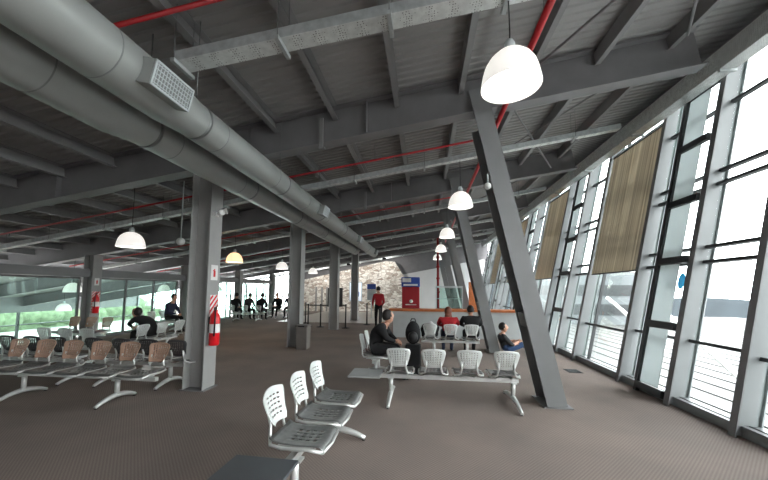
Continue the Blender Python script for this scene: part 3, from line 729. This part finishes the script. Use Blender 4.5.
# ------------------------------------------------------------------ people
def head_fn(d):
    d = d.copy(); fr = d.y
    if d.z < 0: d.x *= 1 - .28 * (-d.z / .12); d.y *= 1 - .1 * (-d.z / .12)
    if fr > .05 and abs(d.x) < .03 and -.045 < d.z < .02: d.y += .022
    if fr > .04 and .015 < d.z < .04: d.y += .004
    return d
def person(label, loc, rz, J, top, legs, hair='hair', longhair=False, shoes='shoe', hturn=0, htilt=0, sleeves=True, bulk=1.0):
    """J: dict of joints in local space, facing +y."""
    t = thing('person', label, 'person', loc, rz)
    names = list(J); idx = {n_: i for i, n_ in enumerate(names)}
    edges = [('pelvis', 'belly'), ('belly', 'chest'), ('chest', 'neck'), ('neck', 'headbase')]
    for s in 'lr':
        edges += [('chest', 'sh' + s), ('sh' + s, 'el' + s), ('el' + s, 'wr' + s), ('pelvis', 'hip' + s), ('hip' + s, 'kn' + s), ('kn' + s, 'an' + s), ('an' + s, 'toe' + s)]
    R = {'pelvis': .125, 'belly': .135, 'chest': .15, 'neck': .058, 'headbase': .055, 'sh': .075, 'el': .05, 'wr': .033, 'hip': .1, 'kn': .068, 'an': .045, 'toe': .04}
    for q in ('pelvis', 'belly', 'chest', 'sh', 'el', 'hip'): R[q] *= bulk
    me = bpy.data.meshes.new('skel'); me.from_pydata([J[n_] for n_ in names], [(idx[a], idx[b]) for a, b in edges], [])
    so = bpy.data.objects.new('skel', me); C.objects.link(so)
    sk = so.modifiers.new('s', 'SKIN'); sub = so.modifiers.new('u', 'SUBSURF'); sub.levels = 2; sub.render_levels = 2
    if not me.skin_vertices: me.attributes.new('skin_vertices', 'FLOAT', 'POINT') if False else None
    sv = me.skin_vertices
    if len(sv) == 0:
        bm = bmesh.new(); bm.from_mesh(me); bm.verts.layers.skin.verify(); bm.to_mesh(me); bm.free(); sv = me.skin_vertices
    for n_, i in idx.items():
        key = n_ if n_ in R else n_[:-1]; sv[0].data[i].radius = (R[key], R[key]); sv[0].data[i].use_root = (n_ == 'pelvis')
    dg = bpy.context.evaluated_depsgraph_get(); ev = so.evaluated_get(dg); m2 = bpy.data.meshes.new_from_object(ev)
    bpy.data.objects.remove(so)
    mb = MB(); mb.bm.from_mesh(m2)
    segs = [(a, b) for a, b in edges]
    def region(c):
        best, bd = None, 9
        for a, b in segs:
            p, q = V(J[a]), V(J[b]); d = q - p; u = max(0, min(1, (c - p).dot(d) / max(d.dot(d), 1e-9))); dist = (c - p - d * u).length
            key = a if a in R else a[:-1]; rr = R[key]
            if dist - rr * .6 < bd: bd = dist - rr * .6; best = (a, b, u)
        return best
    for f in mb.bm.faces:
        a, b, u = region(f.calc_center_median()); f.smooth = True
        if a in ('chest',) and b == 'neck': f.material_index = 0 if u < .75 else 2
        elif a == 'neck': f.material_index = 2
        elif a.startswith('el') and not sleeves: f.material_index = 2
        elif a.startswith(('hip', 'kn')) or b.startswith('hip'): f.material_index = 1
        elif a.startswith('an'): f.material_index = 3
        else: f.material_index = 0
    # hands: palm, four fingers and a thumb curled forward
    mb.mi = 2
    for s in 'lr':
        w, e = V(J['wr' + s]), V(J['el' + s]); d = (w - e).normalized(); sx = 1 if s == 'r' else -1
        side = d.cross(V((0, 0, 1))); side = side.normalized() if side.length > .05 else V((1, 0, 0)); dn = side.cross(d) * (1 if side.cross(d).z < 0 else -1)
        pc = w + d * .055
        mb.obox(pc, d * .045, side * .04, dn * .013)
        for i in range(4):
            r0 = pc + d * .04 + side * (-.03 + .02 * i); L = (.06, .072, .068, .055)[i]
            mb.tube([r0, r0 + d * L * .55 + dn * .012, r0 + d * L * .8 + dn * .04], .009, 6, True, [.0095, .009, .007])
        r0 = pc - side * sx * .035
        mb.tube([r0 - d * .02, r0 - side * sx * .025 + d * .02 + dn * .01, r0 - side * sx * .02 + d * .05 + dn * .02], .01, 6, True, [.011, .01, .008])
    # head with nose, brow, ears
    hb = V(J['headbase']); Rm = Matrix.Rotation(hturn, 3, 'Z') @ Matrix.Rotation(-htilt, 3, 'X'); hc = hb + Rm @ V((0, .02, .085))
    fn = lambda d: Rm @ head_fn(d)
    mb.ball(hc, .076, .098, .122, 18, 14, fn)
    for s in (-1, 1): mb.ball(hc + Rm @ V((s * .078, -.005, -.01)), .012, .022, .032, 8, 6, lambda d: Rm @ d)
    mb.mi = 4
    for s in (-1, 1): mb.ball(hc + Rm @ V((s * .03, .086, .012)), .011, .008, .006, 8, 5, lambda d: Rm @ d)
    mb.mi = 5; mb.ball(hc + Rm @ V((0, .086, -.062)), .022, .008, .006, 8, 5, lambda d: Rm @ d)
    b_ = mb.build('body', [M[top], M[legs], M['skin'], M[shoes], M['black'], M['redcloth']], t, False)
    # hair
    hm = MB()
    def hf(d):
        d = d.copy()
        if d.y > .045 and d.z < .05: d.y = .045 + (d.y - .045) * .12
        if d.z < -.05 and not longhair: d.z = -.05 - (abs(d.z) - .05) * .25
        return Rm @ d
    hm.ball(hc + Rm @ V((0, -.014, .026)), .09, .108, .122, 18, 12, hf)
    if longhair:
        hm.ball(hc + V((0, -.07, -.13)), .095, .05, .17, 14, 10)
    hm.build('hair', M[hair], t, False)
    return t
def sit(lean=.05, knee=.44, hands='lap', slump=0, spread=.1, seat=.45):
    z = seat + .1
    J = {'pelvis': (0, -.06, z), 'belly': (0, -.05 + lean * .3, z + .2), 'chest': (0, -.05 + lean * .9, z + .41 - slump * .5),
         'neck': (0, -.03 + lean * 1.3, z + .57 - slump), 'headbase': (0, .0 + lean * 1.5, z + .63 - slump)}
    for s, k in (('l', -1), ('r', 1)):
        J['sh' + s] = (k * .185, -.05 + lean * 1.05, z + .46 - slump * .6)
        J['hip' + s] = (k * .09, 0, z - .01)
        J['kn' + s] = (k * (spread + .02), .4, z - .0)
        J['an' + s] = (k * spread, knee, .085); J['toe' + s] = (k * (spread + .02), knee + .15, .045)
        J['el' + s] = (k * .25, .06 + lean, z + .2); J['wr' + s] = (k * .1, .27 + lean * .6, z + .13)
        if hands == 'face': J['el' + s] = (k * .2, .2 + lean, z + .18); J['wr' + s] = (k * .08, .24 + lean, z + .4)
    return J
person('person in a bulky black coat and dark hair, sitting side-on beside a suitcase', (-.88, 5.9, 0), -PI / 2, sit(.16, .42, 'lap', .16), 'blackcloth', 'blackcloth', hturn=.7, htilt=-.35, bulk=1.25)
person('person in a red top with long auburn hair, seated with back to the camera', (.6, 8.17, 0), 0, sit(.05, slump=.22), 'redcloth', 'navycloth', 'brownhair', True)
person('person in a black jacket with dark hair, seated beside the red top', (1.16, 8.17, 0), 0, sit(.1, slump=.18), 'blackcloth', 'blackcloth', hturn=.3, bulk=1.1)
# man on the floor against the second leaning column
J = {'pelvis': (0, .06, .13), 'belly': (0, .0, .26), 'chest': (0, -.06, .38), 'neck': (0, -.05, .5), 'headbase': (0, -.02, .555)}
for s, k in (('l', -1), ('r', 1)):
    J['sh' + s] = (k * .185, -.06, .42); J['hip' + s] = (k * .09, .06, .12); J['kn' + s] = (k * .13, .46, .2 if s == 'l' else .26); J['an' + s] = (k * .12, .86, .07); J['toe' + s] = (k * .14, .93, .17)
    J['el' + s] = (k * .25, .1, .24); J['wr' + s] = (k * .1, .32, .31)
person('man in a dark grey shirt and jeans sitting on the floor against a column', (2.05, 8.66, 0), -PI / 2 + .1, J, 'greycloth', 'denim', hturn=-.1, htilt=-.25, sleeves=False)
person('person in black bending far forward on the bench left of the nearest column', (-6.58, 7.15, 0), PI / 2, sit(.34, .4, 'lap', .24), 'blackcloth', 'blackcloth', htilt=-.8)
person('person in a dark coat sitting sideways before the glass, looking right', (-9.28, 10.8, 0), -PI / 2, sit(.1, .46), 'navycloth', 'blackcloth', htilt=-.1)
FP = [(-9.6, 15.42, 0, 'blackcloth', 'person in black at the left end of the far bench'), (-8.9, 15.42, 0, 'greycloth', 'person in dark grey on the far bench beside a person in black'), (-8.2, 15.42, .1, 'blackcloth', 'person in black at the right end of the far bench'),
      (-7.6, 17.58, PI, 'navycloth', 'person in navy facing the camera on the farthest bench'), (-8.3, 17.58, PI, 'blackcloth', 'person in black facing the camera on the farthest bench')]
for x, y, rz, c_, lab in FP: person(lab, (x, y, 0), rz, sit(.1 + random.uniform(0, .08)), c_, 'blackcloth', htilt=-.2)
J = {'pelvis': (0, 0, .92), 'belly': (0, 0, 1.1), 'chest': (0, 0, 1.3), 'neck': (0, .01, 1.46), 'headbase': (0, .03, 1.52)}
for s, k in (('l', -1), ('r', 1)):
    J['sh' + s] = (k * .185, 0, 1.36); J['el' + s] = (k * .24, .02, 1.08); J['wr' + s] = (k * .2, .16, .92); J['hip' + s] = (k * .09, 0, .88); J['kn' + s] = (k * .1, .02, .48); J['an' + s] = (k * .1, 0, .085); J['toe' + s] = (k * .12, .15, .045)
person('person in a red jacket standing near the queue posts', (-1.9, 13.4, 0), .4, J, 'redcloth', 'blackcloth')

# luggage and coats
t = thing('suitcase', 'upright black suitcase beside the sitter in the black coat', 'suitcase', (-.2, 5.95, 0))
MB().rbox(-.34, -.06, 5.84, 6.06, .05, .62, .03, 3).build('shell', M['blackcloth'], t)
m_ = MB()
for x in (-.3, -.1):
    for y in (5.88, 6.02): m_.lathe([(.026, -.012), (.026, .012)], (x, y, .026), 12, (1, 0, 0), cap=True)
m_.build('wheel', M['rubber'], t)
MB().tube([(-.27, 6.04, .6), (-.27, 6.04, .66), (-.13, 6.04, .66), (-.13, 6.04, .6)], .009, 8).build('handle', M['black'], t)
t = thing('backpack', 'rounded black backpack resting on top of the suitcase', 'backpack', (-.2, 5.93, .622))
MB().ball((-.2, 5.93, .83),   .14, .11, .208, 16, 12, lambda d: V((d.x * (1 - .1 * d.z / .2), d.y, d.z))).build('bag', M['blackcloth'], t)
MB().ball((-.2, 5.82, .76), .09, .05, .1, 12, 8).build('front_pocket', M['black'], t)
MB().tube([(-.25, 5.97, 1.02), (-.23, 5.97, 1.07), (-.17, 5.97, 1.07), (-.15, 5.97, 1.02)], .01, 8).build('grab_handle', M['black'], t)
t = thing('jacket', 'white and black jacket draped over the empty seat beside the red top', 'jacket', (.14, 7.9, .5))
def drape(d): return V((d.x * (1 + .25 * math.sin(d.z * 30)), d.y, d.z + .02 * math.sin(d.x * 30)))
MB().ball((.14, 8.02, .66), .17, .07, .17, 16, 10, drape).build('body', M['whitecloth'], t)
MB().ball((.3, 7.99, .62), .06, .07, .15, 10, 8, drape).build('sleeve', M['blackcloth'], t)
MB().ball((-.02, 7.99, .62), .06, .07, .15, 10, 8, drape).build('sleeve', M['blackcloth'], t)

# ------------------------------------------------------------------ extinguishers and their signs
def extinguisher(x, y, z, label, big=1.0):
    t = thing('fire_extinguisher', label, 'fire extinguisher', (x, y, z))
    r = .078
    MB().lathe([(.001, 0), (r - .012, 0), (r, .015), (r, .42), (r * .85, .48), (r * .4, .52), (.026, .535), (.026, .56), (.001, .56)], (x, y, z), 24).build('cylinder', M['extred'], t)
    m_ = MB()
    m_.lathe([(r + .0012, .2), (r + .0012, .34)], (x, y, z), 24); m_.build('paper_label', M['white'], t)
    MB().lathe([(.02, .56), (.024, .6), (.001, .605)], (x, y, z), 12).build('valve', M['black'], t)
    MB().bar((x, y, z + .6), (x + .09, y - .02, z + .645), (0, .01, 0), (0, 0, .005)).build('lever', M['black'], t)
    MB().tube([(x, y - .02, z + .58), (x + .05, y - .07, z + .55), (x + .06, y - .085, z + .4), (x + .05, y - .08, z + .15)], .011, 8).build('hose', M['black'], t)
    MB().box(x - r - .012, x - r + .002, y - .03, y + .03, z + .2, z + .45).build('wall_bracket', M['black'], t)
def plate(x, y, z0, z1, hw, label):
    t = thing('extinguisher_sign', label, 'sign', (x, y, z0))
    MB().box(x, x + .006, y - hw, y + hw, z0, z1).build('board', M['white'], t)
    m_ = MB(); n = 7; H = z1 - z0
    st = H / n
    for i in range(-5, n):          # diagonal stripes clipped to the board
        a = z0 + st * i
        for q in range(6):
            u0, u1 = -hw + 2 * hw * q / 6, -hw + 2 * hw * (q + 1) / 6
            lo = [max(z0, min(z1, a + (u + hw))) for u in (u0, u1)]; hi = [max(z0, min(z1, a + (u + hw) + st / 2)) for u in (u0, u1)]
            if hi[0] - lo[0] > .002 and hi[1] - lo[1] > .002: m_.prism([(x + .006, y + u0, lo[0]), (x + .006, y + u1, lo[1]), (x + .006, y + u1, hi[1]), (x + .006, y + u0, hi[0])], (.0015, 0, 0))
    m_.build('red_stripes', M['extred'], t)
plate(-3.442, 4.93, .8, 1.5, .105, 'red and white striped extinguisher board on the nearest column')
extinguisher(-3.34, 4.83, .7, 'red fire extinguisher hung on the nearest column')
plate(-9.882, 8.6, .92, 1.5, .12, 'red and white striped extinguisher board on the left column by the glass')
extinguisher(-9.78, 8.53, .85, 'red fire extinguisher hung on the left column by the glass')
def smallsign(x, y, z0, z1, hw, label):
    t = thing('wall_sign', label, 'sign', (x, y, z0))
    MB().box(x, x + .005, y - hw, y + hw, z0, z1).build('board', M['white'], t)
    zc = (z0 + z1) / 2; h = (z1 - z0)
    m_ = MB(); m_.box(x + .005, x + .007, y - hw * .28, y + hw * .28, zc - h * .28, zc + h * .12); m_.box(x + .005, x + .007, y - hw * .14, y + hw * .14, zc + h * .12, zc + h * .24); m_.box(x + .005, x + .007, y - hw * .5, y - hw * .28, zc + h * .1, zc + h * .16)
    m_.build('red_symbol', M['extred'], t)
smallsign(-3.442, 4.9, 1.74, 1.99, .085, 'small white sign with red extinguisher symbol on the nearest column')
smallsign(-9.882, 8.6, 1.68, 1.9, .07, 'small white sign with red symbol on the left column by the glass')

# bin at the second column
t = thing('litter_bin', 'taupe square litter bin at the foot of the second duct-row column', 'bin', (-3.27, 8.5, 0))
MB().rbox(-3.41, -3.1, 8.32, 8.62, 0, .58, .02, 2).build('body', M['bin'], t)
MB().rbox(-3.425, -3.085, 8.305, 8.635, .58, .64, .015, 2).build('lid', M['bin'], t)
MB().box(-3.34, -3.17, 8.3, 8.3055, .595, .63).build('slot', M['black'], t)

# queue posts
QP = [(-4.95, 13.4), (-4.4, 13.4), (-3.25, 13.2), (-2.6, 14.6), (-1.5, 10.9), (-5.6, 14.8)]
QL = ['black queue post leftmost before the stone wall', 'black queue post left of the third duct-row column', 'black queue post right of the third duct-row column', 'black queue post near the farthest duct column', 'black queue post left of the counter', 'far-left black queue post near the pale tiles']
for (x, y), lab in zip(QP, QL):
    t = thing('queue_post', lab, 'post', (x, y, 0))
    MB().lathe([(.001, .0), (.17, 0), (.17, .012), (.05, .03), (.028, .05)], (x, y, 0), 20).build('base', M['black'], t)
    MB().tube([(x, y, .03), (x, y, .92)], .03, 12).build('pole', M['black'], t)
    MB().lathe([(.034, .9), (.036, .98), (.001, .985)], (x, y, 0), 14).build('belt_head', M['black'], t)
for a, b, lab in ((0, 1, 'black queue belt between the two leftmost queue posts'), (1, 2, 'black queue belt behind the third duct-row column'), (5, 0, 'black queue belt at the far left of the queue')):
    p, q = V(QP[a] + (.92,)), V(QP[b] + (.92,)); d = (q - p).normalized()
    tag(MB().bar(p + d * .037, q - d * .037, (0, 0, .024), d.cross(V((0, 0, 1))) * .0015).build('queue_belt', M['black']), lab, 'belt')

# ------------------------------------------------------------------ far counter, machine, panels, posters
t = thing('counter', 'long grey counter with an orange timber top at the far end', 'counter', (1.3, 11.2, 0))
MB().box(-1.05, 3.3, 10.98, 11.4, 0, .88).build('front', M['cwhite'], t)
MB().rbox(-1.2, 3.4, 10.9, 11.5, .88, .95, .01, 2).build('top', M['orange'], t)
t = thing('drinks_machine', 'tall red machine with blue header behind the counter', 'machine', (-.52, 12.9, 0))
MB().rbox(-.86, -.18, 12.6, 13.2, 0, 1.72, .02, 2).build('cabinet', M['kred'], t)
MB().rbox(-.88, -.16, 12.58, 13.22, 1.72, 2.1, .02, 2).build('header', M['blue'], t)
m_ = MB(); m_.lathe([(.001, 0), (.07, 0), (.07, .004), (.001, .004)], (-.5, 12.6, 1.16), 18, (0, -1, 0)); m_.box(-.72, -.3, 12.594, 12.6, 1.01, 1.045); m_.build('white_emblem', M['white'], t)
m_ = MB(); m_.box(-.84, -.5, 12.572, 12.58, 1.9, 2.06); m_.box(-.8, -.24, 12.572, 12.58, 1.76, 1.83); m_.build('white_band', M['white'], t)
t = thing('display_case', 'glass display case standing on the orange-topped counter', 'display case', (.85, 11.25, .95))
for x in (.42, 1.28):
    for y in (11.05, 11.42): MB().box(x - .015, x + .015, y - .015, y + .015, .95, 1.68).build('corner_post', M['panel'], t)
MB().box(.4, 1.3, 11.03, 11.44, 1.68, 1.74).build('top', M['panel'], t)
MB().box(.43, 1.27, 11.04, 11.046, .97, 1.67).build('glass_front', M['gglass'], t)
MB().box(.43, 1.27, 11.06, 11.42, 1.3, 1.315).build('shelf', M['panel'], t)
MB().box(.4, 1.3, 11.03, 11.44, .95, .97).build('floor_plate', M['orange'], t)
tag(MB().box(1.62, 2.02, 12.0, 12.06, 0, 1.9).build('orange_panel', M['orange']), 'upright orange timber panel behind the leaning columns', 'panel')
# stone wall openings and signs
t = thing('doorway_screen', 'dark glazed opening with timber jambs in the stone wall', 'doorway', (-7.0, 22.9, 0))
MB().box(-7.05, -5.9, 22.90, 22.945, .35, 1.72).build('dark_pane', M['black'], t)
for x in (-7.9, -7.45, -7.08): MB().box(x - .06, x + .06, 22.88, 22.945, 0, 1.78).build('jamb', M['paving'], t)
m_ = MB()
for x in (-6.7, -6.3): m_.box(x, x + .04, 22.88, 22.90, .35, 1.72)
m_.build('mullion', M['panel'], t)
t = thing('lit_poster', 'white lit poster on the stone wall behind the fourth duct-row column', 'poster', (-4.95, 22.9, .8))
MB().box(-5.4, -4.45, 22.87, 22.945, .75, 2.15).build('frame', M['panel'], t)
MB().box(-5.34, -4.51, 22.862, 22.87, .81, 2.09).build('picture', M['lit'], t)
m_ = MB(); m_.box(-5.2, -4.95, 22.856, 22.862, 1.2, 1.7); m_.box(-4.85, -4.65, 22.856, 22.862, 1.1, 1.45); m_.build('blue_print', M['blue'], t)
t = thing('direction_sign', 'blue topped sign on a pole before the stone wall', 'sign', (-2.95, 18, 0))
MB().tube([(-2.95, 18, 0.01), (-2.95, 18, 1.9)], .03, 10).build('pole', M['panel'], t)
MB().box(-3.2, -2.7, 17.96, 17.97, 1.62, 1.92).build('board', M['blue'], t)
MB().box(-3.2, -2.7, 17.955, 17.968, 1.0, 1.6).build('notice', M['panel'], t)
MB().lathe([(.001, 0), (.2, 0), (.2, .015), (.03, .03)], (-2.95, 18, 0), 18).build('base', M['panel'], t)
t = thing('red_riser', 'red vertical pipe with side couplings near the far leaning columns', 'pipe', (.72, 16.8, 0))
MB().tube([(.72, 16.8, 0), (.72, 16.8, 4.36)], .06, 12).build('pipe', M['red'], t)
m_ = MB()
for z in (1.5, 2.2, 2.8, 3.3): m_.lathe([(.09, -.05), (.09, .05)], (.72, 16.8, z), 12, cap=True)
m_.build('coupling', M['red'], t)

# ------------------------------------------------------------------ outside on the right
m_ = MB(); m_.box(5.2, 34, -20, 40, -1.5, -1.2)
for i in range(36): x = 5.4 + i * .8; m_.box(x, x + .05, -20, 40, -1.2, -1.17)
tag(m_.build('lower_roof', M['roofwhite']), 'white ribbed metal roof just below the right-hand windows', 'roof')
AR = [(9.0, 6.2, 'white curved roof strut outside the nearest glazed opening'), (9.5, 10.5, 'white curved roof strut outside beneath the large blind'), (11, 16, 'white curved roof strut farther along outside')]
for x, y, lab in AR:
    pts = [(x + 1.6 * u, y - 1.2 * u, -1.12 + 3.4 * math.sin(u * PI * .5) * (1 - u * .0)) for u in [i / 10 for i in range(11)]]
    pts = [(x - 1.2 * (1 - i / 10) ** 2 - .3, y + 2.2 * (1 - i / 10), -1.12 + 2.4 * (1 - i / 10) ** 1.3) for i in range(11)]
    tag(MB().tube(pts, .09, 10).build('roof_strut', M['white']), lab, 'strut')
t = thing('terminal_wing', 'pale building with long dark windows outside the glass wall', 'building', (16, 36, -1.2))
MB().box(12, 19, 29, 39, -1.19, 3.2).build('block', M['extbld'], t)
for z in (-.4, 1.2):
    MB().box(11.96, 12, 29.4, 38.6, z, z + .9).build('window_band', M['frame'], t)
    MB().box(12.3, 18.6, 28.96, 29, z, z + .9).build('window_band', M['frame'], t)
m_ = MB(); N = 60; prev = None
for i in range(N + 1):
    a = -.9 + 2.6 * i / N; R_ = 170
    x, y = R_ * math.sin(a + .7), R_ * math.cos(a + .7)
    h = -1 + 5 * math.sin(i * .23) + 2.5 * math.sin(i * .71) + 2
    q = [m_.bm.verts.new((x, y, -30)), m_.bm.verts.new((x * 1.1, y * 1.1, h * .6)), m_.bm.verts.new((x * 1.3, y * 1.3, h))]
    if prev:
        for j in range(2): m_._f([prev[j], q[j], q[j + 1], prev[j + 1]], True)
    prev = q
tag(m_.build('hills', M['terr']), 'dark blue-grey hills on the horizon beyond the right windows', 'hills', kind='structure')
tag(MB().box(34.2, 400, -200, 400, -12, -11.5).build('ground', M['paving']), 'pale ground far below outside the right windows', 'ground', kind='structure')

# invented flood lights, added to brighten the stone wall at the far end
for x, lab in ((-7.4, 'added small flood light brightening the left part of the stone wall'), (-5.0, 'added small flood light brightening the middle of the stone wall'), (-2.6, 'added small flood light brightening the right end of the stone wall')):
    t = thing('added_flood_light', lab, 'lamp', (x, 20.9, zb(x) - .1))
    MB().box(x - .12, x + .12, 20.85, 20.95, zb(x) - .2, zb(x) - .08).build('housing', M['black'], t)
    MB().box(x - .1, x + .1, 20.95, 20.956, zb(x) - .19, zb(x) - .09).build('lens', M['bulb'], t)
    MB().tube([(x, 20.9, zb(x) - .08), (x, 20.9, zd(x) - .03)], .012, 8).build('stem', M['black'], t)
    l = bpy.data.lights.new('added_flood_lamp', 'SPOT'); l.energy = 150; l.spot_size = 2.3; l.spot_blend = .8; l.shadow_soft_size = .08; l.color = (1, .97, .93)
    lo = bpy.data.objects.new('added_flood_lamp', l); C.objects.link(lo); lo.parent = t; lo.location = (0, .08, -.04)
    lo.rotation_euler = (math.radians(58), 0, 0)
